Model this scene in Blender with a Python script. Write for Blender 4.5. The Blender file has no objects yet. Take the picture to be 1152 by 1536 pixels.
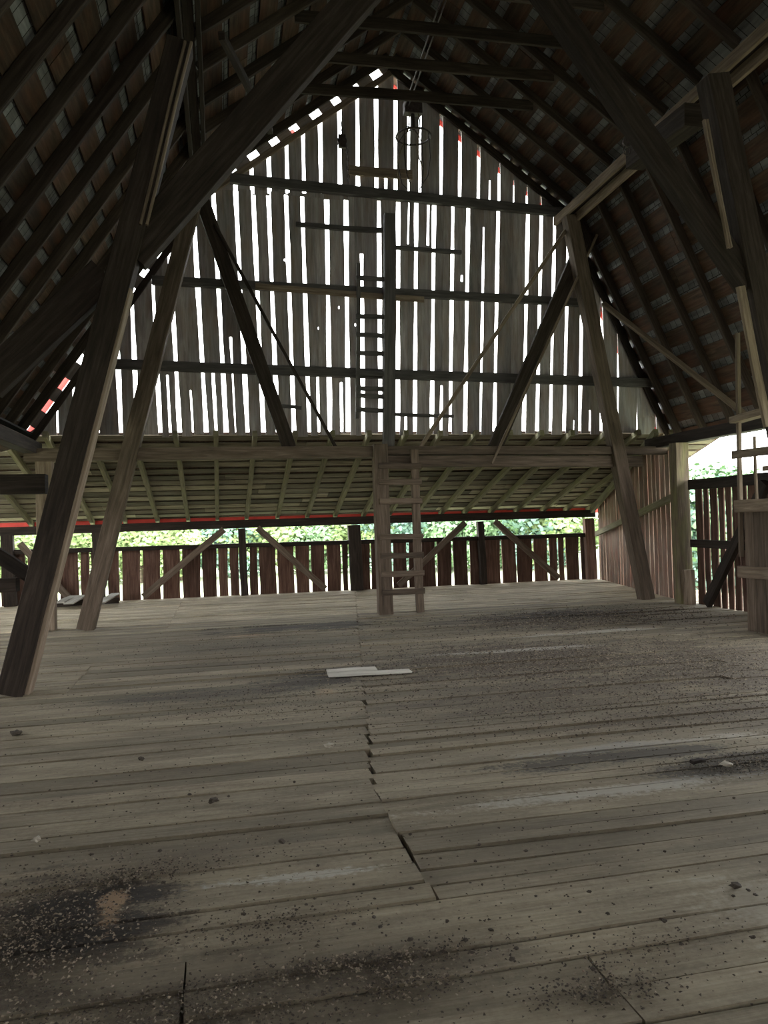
import bpy, math, random
from mathutils import Vector, Matrix, noise
random.seed(11)
C = bpy.context.scene.collection
PI = math.pi

# ------------------------------------------------------------------ camera
F = 1150.0
PSI = math.radians(12); TH = math.atan(17/1150); RHO = math.radians(1.65)
CAM = Vector((0, 0, 1.6))
fw = Vector((math.sin(PSI)*math.cos(TH), math.cos(PSI)*math.cos(TH), math.sin(TH)))
r0 = Vector((math.cos(PSI), -math.sin(PSI), 0)); u0 = r0.cross(fw)
up = u0*math.cos(RHO) + r0*math.sin(RHO)
rt = r0*math.cos(RHO) - u0*math.sin(RHO)
def ray(x, y): return fw*F + rt*(x-576) + up*(768-y)
def on(ax, x, y, v):                      # measured point of the photo -> place on a world plane
    d = ray(x, y); return CAM + d*((v-CAM[ax])/d[ax])
def onY(x, y, v): return on(1, x, y, v)
def onZ(x, y, v=0.0): return on(2, x, y, v)

cam_d = bpy.data.cameras.new('camera'); cam = bpy.data.objects.new('camera', cam_d); C.objects.link(cam)
cam_d.sensor_fit = 'VERTICAL'; cam_d.sensor_height = 36; cam_d.lens = 36*F/1536
cam_d.clip_start = 0.05; cam_d.clip_end = 600
M = Matrix((rt, up, -fw)).transposed().to_4x4(); M.translation = CAM
cam.matrix_world = M
bpy.context.scene.camera = cam

# ------------------------------------------------------------------ materials
def nodes(name):
    m = bpy.data.materials.new(name); m.use_nodes = True
    nt = m.node_tree; nt.nodes.clear()
    out = nt.nodes.new('ShaderNodeOutputMaterial'); b = nt.nodes.new('ShaderNodeBsdfPrincipled')
    nt.links.new(b.outputs[0], out.inputs[0])
    return m, nt, b
def N(nt, t, **kw):
    n = nt.nodes.new(t)
    for k, v in kw.items():
        if k in n.inputs.keys() if hasattr(n.inputs, 'keys') else False: n.inputs[k].default_value = v
        else: setattr(n, k, v)
    return n
def ramp(nt, fac, stops):
    r = nt.nodes.new('ShaderNodeValToRGB'); e = r.color_ramp.elements
    while len(e) < len(stops): e.new(0.5)
    for i, (p, c) in enumerate(stops):
        e[i].position = p; e[i].color = (c[0], c[1], c[2], 1)
    nt.links.new(fac, r.inputs[0]); return r.outputs[0]
def mix(nt, fac, a, b, mode='MIX'):
    n = nt.nodes.new('ShaderNodeMix'); n.data_type = 'RGBA'; n.blend_type = mode
    for sock, v in ((n.inputs[0], fac), (n.inputs[6], a), (n.inputs[7], b)):
        if hasattr(v, 'is_linked') or hasattr(v, 'links'): nt.links.new(v, sock)
        elif isinstance(v, (int, float)): sock.default_value = v
        else: sock.default_value = (v[0], v[1], v[2], 1)
    return n.outputs[2]
def math_(nt, op, a, b=None, clamp=False):
    n = nt.nodes.new('ShaderNodeMath'); n.operation = op; n.use_clamp = clamp
    for i, v in enumerate((a, b)):
        if v is None: continue
        if isinstance(v, (int, float)): n.inputs[i].default_value = v
        else: nt.links.new(v, n.inputs[i])
    return n.outputs[0]
def wood(name, dark, mid, light, grain=26.0, rough=0.85, stain=None, stain_amt=0.0, spread=0.5, bump=0.25, spec=0.2):
    m, nt, b = nodes(name)
    uv = nt.nodes.new('ShaderNodeUVMap'); uv.uv_map = 'uv'
    mp = N(nt, 'ShaderNodeMapping'); mp.inputs['Scale'].default_value = (1.6, grain, 1)
    nt.links.new(uv.outputs[0], mp.inputs[0])
    n1 = N(nt, 'ShaderNodeTexNoise'); n1.inputs['Scale'].default_value = 1.0; n1.inputs['Detail'].default_value = 7; n1.inputs['Roughness'].default_value = 0.65
    n1.inputs['Distortion'].default_value = 0.4
    nt.links.new(mp.outputs[0], n1.inputs['Vector'])
    col = ramp(nt, n1.outputs[0], [(0.28, dark), (0.5, mid), (0.72, light)])
    n2 = N(nt, 'ShaderNodeTexNoise'); n2.inputs['Scale'].default_value = 1.3; n2.inputs['Detail'].default_value = 4
    mp2 = N(nt, 'ShaderNodeMapping'); mp2.inputs['Scale'].default_value = (0.8, 3.0, 1)
    nt.links.new(uv.outputs[0], mp2.inputs[0]); nt.links.new(mp2.outputs[0], n2.inputs['Vector'])
    v = math_(nt, 'MULTIPLY_ADD', n2.outputs[0], 0.9); nt.nodes[-1].inputs[2].default_value = 0.55
    at = nt.nodes.new('ShaderNodeAttribute'); at.attribute_name = 'tint'
    v2 = math_(nt, 'MULTIPLY_ADD', at.outputs['Fac'], spread); nt.nodes[-1].inputs[2].default_value = 1-spread/2
    v3 = math_(nt, 'MULTIPLY', v, v2)
    cc = N(nt, 'ShaderNodeCombineColor')
    for i in range(3): nt.links.new(v3, cc.inputs[i])
    col = mix(nt, 1.0, col, cc.outputs[0], 'MULTIPLY')
    if stain:
        n3 = N(nt, 'ShaderNodeTexNoise'); n3.inputs['Scale'].default_value = 2.2; n3.inputs['Detail'].default_value = 6
        nt.links.new(mp2.outputs[0], n3.inputs['Vector'])
        f = math_(nt, 'MULTIPLY', math_(nt, 'SUBTRACT', n3.outputs[0], 0.42, True), 5.0*stain_amt, True)
        col = mix(nt, f, col, stain)
    nt.links.new(col, b.inputs['Base Color'])
    b.inputs['Roughness'].default_value = rough; b.inputs['Specular IOR Level'].default_value = spec
    bp = N(nt, 'ShaderNodeBump'); bp.inputs['Strength'].default_value = bump; bp.inputs['Distance'].default_value = 0.01
    nt.links.new(n1.outputs[0], bp.inputs['Height']); nt.links.new(bp.outputs[0], b.inputs['Normal'])
    return m, nt, b, col
def plain(name, col, rough=0.7, metal=0.0, nscale=8.0, var=0.35):
    m, nt, b = nodes(name)
    tc = N(nt, 'ShaderNodeTexCoord'); n1 = N(nt, 'ShaderNodeTexNoise'); n1.inputs['Scale'].default_value = nscale; n1.inputs['Detail'].default_value = 4
    nt.links.new(tc.outputs['Object'], n1.inputs['Vector'])
    a = [c*(1-var) for c in col]; d = [min(1, c*(1+var)) for c in col]
    nt.links.new(ramp(nt, n1.outputs[0], [(0.3, a), (0.7, d)]), b.inputs['Base Color'])
    b.inputs['Roughness'].default_value = rough; b.inputs['Metallic'].default_value = metal
    return m

W = {}
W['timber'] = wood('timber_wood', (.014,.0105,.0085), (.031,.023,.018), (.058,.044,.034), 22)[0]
W['timber_grey'] = wood('veil_grey_timber_wood', (.05,.047,.046), (.095,.088,.084), (.15,.14,.132), 22)[0]  # timber lifted to grey, standing for the glare veil before the gable
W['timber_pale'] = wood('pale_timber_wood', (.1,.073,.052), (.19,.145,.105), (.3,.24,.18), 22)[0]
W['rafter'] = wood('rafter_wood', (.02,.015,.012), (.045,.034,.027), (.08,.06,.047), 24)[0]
W['mossy'] = wood('mossy_rafter_wood', (.1,.09,.055), (.18,.16,.105), (.27,.24,.165), 24, stain=(.19,.195,.08), stain_amt=.35)[0]
W['gable'] = wood('gable_board_wood', (.19,.172,.17), (.31,.287,.285), (.43,.4,.395), 20, spread=.5, stain=(.3,.2,.13), stain_amt=.3)[0]  # grey lightened to stand for glare haze; brown blotches stand for warm glow
W['bleached'] = wood('bleached_board_wood', (.29,.272,.23), (.4,.378,.325), (.49,.465,.41), 22)[0]
W['stained'] = wood('green_stained_wood', (.06,.045,.033), (.13,.1,.07), (.22,.18,.13), 22, stain=(.22,.23,.08), stain_amt=.35)[0]
W['brown'] = wood('brown_board_wood', (.055,.04,.029), (.12,.09,.066), (.19,.145,.11), 20, spread=.5)[0]
W['siding'] = wood('red_brown_siding_wood', (.045,.023,.016), (.095,.052,.037), (.16,.1,.076), 20, spread=.8)[0]
W['siding_r'] = wood('grey_brown_siding_wood', (.09,.06,.042), (.19,.135,.1), (.3,.235,.185), 20, spread=.8, stain=(.2,.055,.03), stain_amt=.35)[0]
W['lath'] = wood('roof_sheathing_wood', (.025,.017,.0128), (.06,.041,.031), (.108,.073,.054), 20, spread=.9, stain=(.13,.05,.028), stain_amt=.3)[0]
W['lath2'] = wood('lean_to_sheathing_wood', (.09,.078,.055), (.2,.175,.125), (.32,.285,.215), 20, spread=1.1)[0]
W['red'] = plain('faded_red_paint', (.8,.09,.07), .6, 0, 3, .15)
W['iron'] = plain('rusty_iron', (.07,.055,.05), .55, .7, 30)
W['rope'] = plain('hemp_rope', (.2,.16,.11), .95, 0, 60)
W['clod'] = plain('dried_dirt', (.06,.047,.034), .95, 0, 40, .5)
W['clod_pale'] = plain('pale_crumb', (.4,.36,.29), .95, 0, 40, .3)
W['grass'] = plain('meadow_grass', (.36,.39,.24), .9, 0, .3, .25)
W['bark'] = plain('tree_bark', (.12,.09,.06), .9, 0, 6)
for k, c in (('leaf', (.16,.26,.12)), ('leaf_pale', (.25,.33,.13)), ('leaf_blue', (.16,.26,.2))):
    W[k] = plain('foliage_'+k, c, .8, 0, .6, .45)

# roof shingles: grey wooden shingles with dark seams, laid in UV metres
def shingle_mat():
    m, nt, b, col = wood('weathered_shingles', (.085,.087,.093), (.175,.178,.187), (.26,.263,.274), 14, spread=.4)
    uv = nt.nodes.new('ShaderNodeUVMap'); uv.uv_map = 'uv'
    br = N(nt, 'ShaderNodeTexBrick'); br.inputs['Scale'].default_value = 1.0
    br.inputs['Brick Width'].default_value = .16; br.inputs['Row Height'].default_value = .5; br.inputs['Mortar Size'].default_value = .006
    br.inputs['Color1'].default_value = (1,1,1,1); br.inputs['Color2'].default_value = (.55,.52,.5,1); br.inputs['Mortar'].default_value = (.1,.09,.08,1)
    sw = N(nt, 'ShaderNodeMapping'); nt.links.new(uv.outputs[0], sw.inputs[0]); nt.links.new(sw.outputs[0], br.inputs['Vector'])
    nt.links.new(mix(nt, 1.0, col, br.outputs[0], 'MULTIPLY'), b.inputs['Base Color'])
    return m
W['shingle'] = shingle_mat()

# floor: weathered grey planks with trodden-in dirt
def floor_mat():
    m, nt, b, col = wood('weathered_floor_planks', (.225,.188,.125), (.285,.242,.168), (.345,.298,.215), 46, spread=.6, rough=.8, bump=.35)
    tc = N(nt, 'ShaderNodeTexCoord'); sx = N(nt, 'ShaderNodeSeparateXYZ'); nt.links.new(tc.outputs['Object'], sx.inputs[0])
    nz = N(nt, 'ShaderNodeTexNoise'); nz.inputs['Scale'].default_value = 1.7; nz.inputs['Detail'].default_value = 7; nz.inputs['Roughness'].default_value = .62
    mpz = N(nt, 'ShaderNodeMapping'); mpz.inputs['Scale'].default_value = (.8, 3.2, 1); nt.links.new(tc.outputs['Object'], mpz.inputs[0]); nt.links.new(mpz.outputs[0], nz.inputs['Vector'])
    nf = N(nt, 'ShaderNodeTexNoise'); nf.inputs['Scale'].default_value = 30; nf.inputs['Detail'].default_value = 5; nf.inputs['Roughness'].default_value = .7
    nt.links.new(tc.outputs['Object'], nf.inputs['Vector'])
    def blob(cx, cy, rx, ry, gain=1.0):
        dx = math_(nt, 'DIVIDE', math_(nt, 'SUBTRACT', sx.outputs[0], cx), rx); dy = math_(nt, 'DIVIDE', math_(nt, 'SUBTRACT', sx.outputs[1], cy), ry)
        d = math_(nt, 'SQRT', math_(nt, 'ADD', math_(nt, 'MULTIPLY', dx, dx), math_(nt, 'MULTIPLY', dy, dy)))
        e = math_(nt, 'ADD', d, math_(nt, 'MULTIPLY', math_(nt, 'SUBTRACT', nz.outputs[0], .5), 3.6))
        e = math_(nt, 'ADD', e, math_(nt, 'MULTIPLY', math_(nt, 'SUBTRACT', nf.outputs[0], .5), 2.2))
        return math_(nt, 'MULTIPLY', math_(nt, 'MULTIPLY', math_(nt, 'SUBTRACT', 1.15, e), 1.7, True), gain)
    def total(bl):
        t = bl[0]
        for x in bl[1:]: t = math_(nt, 'MAXIMUM', t, x)
        return t
    # chaff-covered patches (brown), damp stains (near black), bleached boards
    chaff = total([blob(3.4,8.3,2.2,1.5), blob(5.4,11.4,2.6,1.3), blob(5.3,7.2,1.8,1.8), blob(3.0,6.4,1.8,.9,.8), blob(.2,9.5,1.6,.5,.6), blob(-.2,11.5,2.2,.6,.5), blob(3.9,5.5,1.5,.5,.8), blob(-.75,3.3,.5,.6), blob(-.1,2.75,.5,.25,.8), blob(.45,2.75,.5,.18,.8), blob(-.25,3.9,.4,.2,.6)])
    f1 = math_(nt, 'MULTIPLY', chaff, math_(nt, 'MULTIPLY_ADD', nf.outputs[0], 2.2, True), True); nt.nodes[-2].inputs[2].default_value = -.15
    col = mix(nt, math_(nt, 'MULTIPLY', f1, .9), col, (.075,.058,.042))
    film = math_(nt, 'MULTIPLY', math_(nt, 'SUBTRACT', math_(nt, 'MULTIPLY_ADD', nf.outputs[0], .5), .62, True), 1.9, True)
    film_add = [n_ for n_ in nt.nodes if n_.type == 'MATH' and n_.operation == 'MULTIPLY_ADD'][-1]; nt.links.new(nz.outputs[0], film_add.inputs[2])
    col = mix(nt, film, col, (.11,.088,.062))
    damp = total([blob(1.2,12.2,1.4,.5), blob(-.1,7.6,1.2,.35,.7), blob(.7,7.9,.5,.5,.9), blob(2.6,4.75,.9,.2), blob(3.2,4.35,.7,.25), blob(-.66,3.42,.34,.28,1.), blob(5.4,11.9,1.4,.5,.8), blob(.5,10.6,1.8,.4,.6)])
    col = mix(nt, math_(nt, 'MULTIPLY', damp, .8), col, (.03,.027,.025))
    worn = total([blob(-.5,3.46,.05,.13), blob(.95,7.4,.1,.1,.6), blob(.3,11.6,.4,.1,.6)])
    col = mix(nt, math_(nt, 'MULTIPLY', worn, .9), col, (.42,.29,.18))
    pale = total([blob(.35,3.55,.35,.05), blob(2.2,2.75,.4,.25,.35), blob(3.5,8.9,1.2,.12,.8), blob(5.2,9.9,1.2,.1,.8), blob(2.3,4.15,1.0,.1,.7), blob(3.,4.9,1.2,.08,.6)])
    col = mix(nt, math_(nt, 'MULTIPLY', pale, .7), col, (.5,.47,.41))
    nt.links.new(col, b.inputs['Base Color'])
    return m
W['floor'] = floor_mat()

# ------------------------------------------------------------------ mesh building
class MB:
    def __init__(s): s.v = []; s.f = []; s.uv = []; s.t = []; s.mi = []
    def face(s, idx, uvs, tint, mi=0): s.f.append(idx); s.uv.extend(uvs); s.t.append(tint); s.mi.append(mi)
    def build(s, name, mats, parent=None, smooth=False):
        me = bpy.data.meshes.new(name); me.from_pydata([tuple(p) for p in s.v], [], s.f)
        l = me.uv_layers.new(name='uv'); l.data.foreach_set('uv', [c for p in s.uv for c in p])
        a = me.attributes.new('tint', 'FLOAT', 'FACE'); a.data.foreach_set('value', s.t)
        for m in (mats if isinstance(mats, (list, tuple)) else [mats]): me.materials.append(m)
        me.polygons.foreach_set('material_index', s.mi)
        if smooth: me.polygons.foreach_set('use_smooth', [True]*len(me.polygons))
        me.update()
        o = bpy.data.objects.new(name, me); C.objects.link(o)
        if parent: o.parent = parent
        return o
    def bar(s, A, B, w, h, upv=(0,0,1), n=6, ch=.006, jit=.0, bow=0.0, tint=None, mi=0, taper=1.0):
        """squared timber from A to B; w sideways, h along upv; chamfered edges"""
        A = Vector(A); B = Vector(B); d = B-A; L = d.length; x = d.normalized()
        u = Vector(upv); u = (u - x*u.dot(x)).normalized(); y = u.cross(x)
        tint = random.random() if tint is None else tint
        ou = random.random()*50; ov = random.random()*50
        ch = min(ch, w*.3, h*.3)
        prof = [(-w/2+ch,-h/2),(w/2-ch,-h/2),(w/2,-h/2+ch),(w/2,h/2-ch),(w/2-ch,h/2),(-w/2+ch,h/2),(-w/2,h/2-ch),(-w/2,-h/2+ch)]
        vv = [0]
        for i in range(8):
            a, b2 = prof[i], prof[(i+1)%8]; vv.append(vv[-1]+math.hypot(a[0]-b2[0], a[1]-b2[1]))
        base = len(s.v); ph = random.random()*9
        for k in range(n+1):
            t = k/n; sc = 1+(taper-1)*t
            off = u*(bow*math.sin(PI*t)) + y*(jit*math.sin(ph+t*5)) + u*(jit*math.cos(ph*1.7+t*4))
            for (py, pz) in prof:
                s.v.append(A + d*t + off + y*(py*sc+random.uniform(-1,1)*jit*.4) + u*(pz*sc+random.uniform(-1,1)*jit*.4))
        for k in range(n):
            for i in range(8):
                j = (i+1) % 8; a = base+k*8
                s.face((a+i, a+j, a+8+j, a+8+i), [(ou+L*k/n, ov+vv[i]), (ou+L*k/n, ov+vv[i+1]), (ou+L*(k+1)/n, ov+vv[i+1]), (ou+L*(k+1)/n, ov+vv[i])], tint, mi)
        s.face(tuple(base+7-i for i in range(8)), [(ou+prof[7-i][0], ov+prof[7-i][1]) for i in range(8)], tint, mi)
        e = base+n*8
        s.face(tuple(e+i for i in range(8)), [(ou+prof[i][0], ov+prof[i][1]) for i in range(8)], tint, mi)
        return s
    def tube(s, pts, r, seg=6, tint=.5, mi=0, closed=False):
        pts = [Vector(p) for p in pts]; n = len(pts); base = len(s.v); L = 0
        pn = None
        for i, p in enumerate(pts):
            a = pts[i-1] if (i > 0 or closed) else p; b2 = pts[(i+1) % n] if (i < n-1 or closed) else p
            x = (b2-a).normalized()
            ref = Vector((0,0,1)) if abs(x.z) < .9 else Vector((1,0,0))
            y = ref.cross(x).normalized() if pn is None else (pn - x*pn.dot(x)).normalized()
            pn = y; z = x.cross(y)
            for k in range(seg):
                an = 2*PI*k/seg; s.v.append(p + y*(r*math.cos(an)) + z*(r*math.sin(an)))
        for i in range(n if closed else n-1):
            for k in range(seg):
                a = base+i*seg; b2 = base+((i+1) % n)*seg; j = (k+1) % seg
                s.face((a+k, a+j, b2+j, b2+k), [(i*.1,k*.02),(i*.1,j*.02),(i*.1+.1,j*.02),(i*.1+.1,k*.02)], tint, mi)
        if not closed:
            s.face(tuple(base+seg-1-k for k in range(seg)), [(0,0)]*seg, tint, mi)
            s.face(tuple(base+(n-1)*seg+k for k in range(seg)), [(0,0)]*seg, tint, mi)
        return s
    def plank(s, org, ax, ay, an, outline_lo, outline_hi, thick, tint=None, mi=0, holes=()):
        """upright board; rows = list of (t, left, right) in the ax direction at height t along ay; an = thickness direction"""
        rows = outline_lo; tint = random.random() if tint is None else tint
        ou = random.random()*50; ov = random.random()*50
        base = len(s.v); n = len(rows)
        for (t, l, r, tl, tr) in rows:
            for (q, tt) in ((l, tl), (r, tr)):
                p = org + ax*q + ay*tt
                s.v.append(p); s.v.append(p + an*thick)
        for k in range(n-1):
            a = base+k*4; b2 = a+4
            u1, u2 = ou+rows[k][0], ou+rows[k+1][0]; v1, v2 = ov+rows[k][1], ov+rows[k][2]
            q = [(u1,v1),(u1,v2),(u2,v2),(u2,v1)]
            s.face((a, a+2, b2+2, b2), q, tint, mi); s.face((a+3, a+1, b2+1, b2+3), q, tint, mi)
            e = [(u1,v1),(u1,v1+thick),(u2,v1+thick),(u2,v1)]
            s.face((a+1, a, b2, b2+1), e, tint, mi); s.face((a+2, a+3, b2+3, b2+2), e, tint, mi)
        e = [(ou,ov)]*4
        s.face((base+1, base+3, base+2, base), e, tint, mi); a = base+(n-1)*4
        s.face((a, a+2, a+3, a+1), e, tint, mi)
        return s

def tag(o, label, cat, group=None, kind=None):
    if label: o['label'] = label
    if cat: o['category'] = cat
    if group: o['group'] = group
    if kind: o['kind'] = kind
    return o
def structure(o): o['kind'] = 'structure'; return o
def empty(name, loc, label, cat, group=None):
    o = bpy.data.objects.new(name, None); C.objects.link(o); o.location = loc; o.empty_display_size = .1
    return tag(o, label, cat, group)
def beam(name, A, B, w, h, mat, label=None, cat=None, group=None, parent=None, upv=(0,0,1), jit=.004, bow=0.0, n=8, ch=.007, tint=None, taper=1.0):
    """one timber as its own object, origin at its foot A"""
    A = Vector(A); B = Vector(B)
    o = MB().bar(Vector((0,0,0)), B-A, w, h, upv, n, ch, jit, bow, tint, 0, taper).build(name, W[mat])
    if parent: o.parent = parent; o.location = A - parent.location
    else: o.location = A
    return tag(o, label, cat, group)

# ------------------------------------------------------------------ frame geometry
ORD = ['first','second','third','fourth','fifth','sixth','seventh','eighth','ninth','tenth','eleventh','twelfth','thirteenth','fourteenth','fifteenth','sixteenth','seventeenth','eighteenth','nineteenth','twentieth','twenty-first']
XL, XR = -2.9, 8.2
PROF = [(-3.15,3.2), (-.1,7.6), (3.25,10.05), (6.65,7.6), (8.75,3.2)]    # gambrel: eave, break, ridge, break, eave (underside of rafters)
YG = 13.85                                                               # inner face of gable siding
def zroof(x):
    for (a, b) in zip(PROF[:-1], PROF[1:]):
        if x <= b[0] or b is PROF[-1]:
            return a[1] + (b[1]-a[1])*(x-a[0])/(b[0]-a[0])
SL = []                                                                  # per slope: start, unit dir, outward normal, length
for a, b in zip(PROF[:-1], PROF[1:]):
    d = Vector((b[0]-a[0], 0, b[1]-a[1])); L = d.length; d.normalize()
    nrm = Vector((-d.z, 0, d.x)); SL.append((Vector((a[0],0,a[1])), d, nrm, L))
BREAK = .14                                                              # covering laps over ridge and breaks

# ------------------------------------------------------------------ floor
def xjoint(y): return .86 if y < 4.5 else .86 + (y-4.5)*.165
def make_floor():
    mb = MB(); rnd = random.Random(4)
    def board(x0, x1, y0, y1, z, gap, tilt=0.0, skew0=0.0, skew1=0.0, curve=0.0):
        n = max(2, int((x1-x0)/.5)); tint = rnd.random() + (1.5 if y0 > 13.5 else 0); ou = rnd.random()*50; ov = rnd.random()*50  # planks beyond the gable tinted brighter, standing for light from the eave gap
        base = len(mb.v); ph = rnd.random()*9
        for k in range(n+1):
            t = k/n; x = x0+(x1-x0)*t
            wob = .002*math.sin(ph+x*1.7) + curve*math.sin(PI*t)
            zz = z + .004*math.sin(ph*2+x*1.3)
            g = gap*(.5+.5*math.sin(ph+x*.8)**2)
            for (yy, dz, dx) in ((y0+g, -tilt, 0), (y1-g, tilt, .0)):
                xx = x + (rnd.uniform(-.004,.004) if k in (0, n) else 0)
                mb.v.append(Vector((xx, yy+wob, zz+dz))); mb.v.append(Vector((xx, yy+wob, -.045)))
        for k in range(n):
            a = base+k*4; b = a+4; u1 = ou+(x1-x0)*k/n; u2 = ou+(x1-x0)*(k+1)/n; v1 = ov; v2 = ov+(y1-y0)
            mb.face((a, b, b+2, a+2), [(u1,v1),(u2,v1),(u2,v2),(u1,v2)], tint)
            mb.face((a+1, a+3, b+3, b+1), [(u1,v1)]*4, tint)
            mb.face((a, a+1, b+1, b), [(u1,v1),(u1,v1+.04),(u2,v1+.04),(u2,v1)], tint)
            mb.face((a+2, b+2, b+3, a+3), [(u1,v1),(u2,v1),(u2,v1+.04),(u1,v1+.04)], tint)
        mb.face((base, base+2, base+3, base+1), [(ou,ov)]*4, tint); e = base+n*4
        mb.face((e, e+1, e+3, e+2), [(ou,ov)]*4, tint)
    for side in (0, 1):
        y = -4.0
        while y < 18.6:
            w = rnd.choice((.15,.19,.2,.22,.24,.26)) if side == 0 else rnd.choice((.13,.15,.17,.19,.21,.24))
            if side == 1 and 2.6 < y < 4.4: w = rnd.choice((.13,.15,.17))
            j = xjoint(y) + rnd.uniform(-.012,.012)
            if y < 3.05:
                if side == 1: y += w; continue
                cuts = [-6.3, 3.4, 9.9]
                if 2.66 < y+w/2 < 2.98: cuts = [-6.3, -.17, 3.9, 9.9]
                elif y < 2.5: cuts = [-6.3, 1.27, 9.9]
            elif side == 0:
                cuts = [-6.3, j]
                if 8.0 < y < 9.6: cuts = [-6.3, -1.56+rnd.uniform(-.01,.01), j]
                elif y > 12.8: cuts = [-6.3, -.9, j]
                elif rnd.random() < .3: cuts = [-6.3, rnd.uniform(-4,-2.5), j]
            else:
                if y < 9 and rnd.random() < .8: cuts = [j, 4.9+(.0 if y < 5 else .4), 9.9]
                else: cuts = [j, rnd.choice((4.8,5.4,6.2)), 9.9]
            for a, b in zip(cuts[:-1], cuts[1:]):
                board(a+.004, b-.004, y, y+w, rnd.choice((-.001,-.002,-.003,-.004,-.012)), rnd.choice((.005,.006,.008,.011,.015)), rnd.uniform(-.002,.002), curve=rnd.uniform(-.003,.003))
            y += w
    # joists/dirt under the gaps
    b = len(mb.v)
    for p in ((-6.3,-4,-.2),(9.9,-4,-.2),(9.9,18.7,-.2),(-6.3,18.7,-.2),(-6.3,-4,-.4),(9.9,-4,-.4),(9.9,18.7,-.4),(-6.3,18.7,-.4)): mb.v.append(Vector(p))
    for f in ((0,1,2,3),(7,6,5,4),(0,4,5,1),(1,5,6,2),(2,6,7,3),(3,7,4,0)): mb.face(tuple(b+i for i in f), [(0,0)]*4, .0, 1)
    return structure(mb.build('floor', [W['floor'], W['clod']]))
make_floor()

# ------------------------------------------------------------------ main roof: shingles over spaced sheathing boards
def make_roof():
    mb = MB(); rnd = random.Random(7); y0, y1 = -4.3, 14.32
    for si, (P, d, n, L) in enumerate(SL):
        y1 = YG+.03 if si < 2 else 14.32
        RD = .15                                   # rafter depth: sheathing lies on top of the rafters
        s0 = -.25 if si == 0 else (-BREAK if si == 2 else 0); s1 = L + (.25 if si == 3 else (BREAK if si == 1 else 0))
        s = s0 + .1
        while s < s1-.12:
            w = rnd.uniform(.29,.37)
            if s+w > s1: w = s1-s
            ya = y0
            while ya < y1:
                yb = min(y1, ya + rnd.uniform(3.2, 4.6))
                if y1-yb < 1: yb = y1
                c = P + d*(s+w/2) + n*(RD+.012)
                o = rnd.uniform(-.006,.006)
                mb.bar(c+Vector((0,ya+.004,0))+d*o, c+Vector((0,yb-.004,0))-d*o, w, .022, tuple(n), 4, .003, .003, mi=0)
                ya = yb
            s += w + rnd.uniform(.12,.17)
        # shingle courses
        k = 0; s = s0-.05
        while s < s1+.05:
            e = min(s+.5, s1+.05)
            y = y0
            while y < y1:
                ww = rnd.uniform(1.4, 2.4); ye = min(y1, y+ww)
                lift = n*(RD+.03+rnd.uniform(0,.006))
                b = len(mb.v); t = rnd.random()
                q = [P+d*s+lift, P+d*e+lift+n*.004]
                pts = [q[0]+Vector((0,y,0)), q[0]+Vector((0,ye,0)), q[1]+Vector((0,ye,0)), q[1]+Vector((0,y,0))]
                for p in pts: mb.v.append(p)
                for p in pts: mb.v.append(p+n*.02)
                uv = [(y,s),(ye,s),(ye,e),(y,e)]
                mb.face((b,b+1,b+2,b+3), uv, t, 1); mb.face((b+7,b+6,b+5,b+4), uv, t, 1)
                for i in range(4): j = (i+1)%4; mb.face((b+i,b+4+i,b+4+j,b+j), uv, t, 1)
                y = ye
            s = e; k += 1
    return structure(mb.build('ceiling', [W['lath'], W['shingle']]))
make_roof()

# rafters: each its own timber
RY = [13.47] + [12.72-.815*k for k in range(9)]
SIDE = [('lower left', 'LL'), ('upper left', 'UL'), ('upper right', 'UR'), ('lower right', 'LR')]
for si, (P, d, n, L) in enumerate(SL):
    for k, y in enumerate(RY):
        if si in (1, 2) and y < 8.2: continue
        yy = y + random.uniform(-.03,.03)
        A = P + n*.075 + Vector((0,yy,0)); B = P + d*L + n*.075 + Vector((0,yy,0))
        if si == 0: A = A - d*.12
        if si == 3: B = B + d*.12
        if si in (0, 1): B = B - d*.01
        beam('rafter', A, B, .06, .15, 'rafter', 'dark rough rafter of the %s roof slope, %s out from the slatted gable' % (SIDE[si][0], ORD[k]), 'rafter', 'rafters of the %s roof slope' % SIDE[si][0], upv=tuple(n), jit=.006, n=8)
# end rafters against the gable siding
for si, (P, d, n, L) in enumerate(SL):
    A = P + n*(-.075 if si < 2 else .04) + Vector((0,YG-.06,0)); B = A + d*L
    beam('end_rafter', A, B, .05, .11 if si < 2 else .14, 'timber_pale' if si == 1 else 'timber', 'rafter nailed along the %s edge of the slatted gable' % SIDE[si][0], 'rafter', upv=tuple(n))  # upper left one pale: bloom light along the rake put into its colour

# collar ties near the ridge
for k, y in enumerate((11.9, 11.08, 10.27, 9.45)):
    beam('collar_tie', (1.15, y+.06, 8.5+.02*k), (5.3, y+.06, 8.55+.02*k), .05, .17, 'rafter', 'dark collar tie board across the upper roof, %s out from the gable' % ORD[k], 'collar tie', 'collar ties under the ridge', jit=.006)

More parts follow.
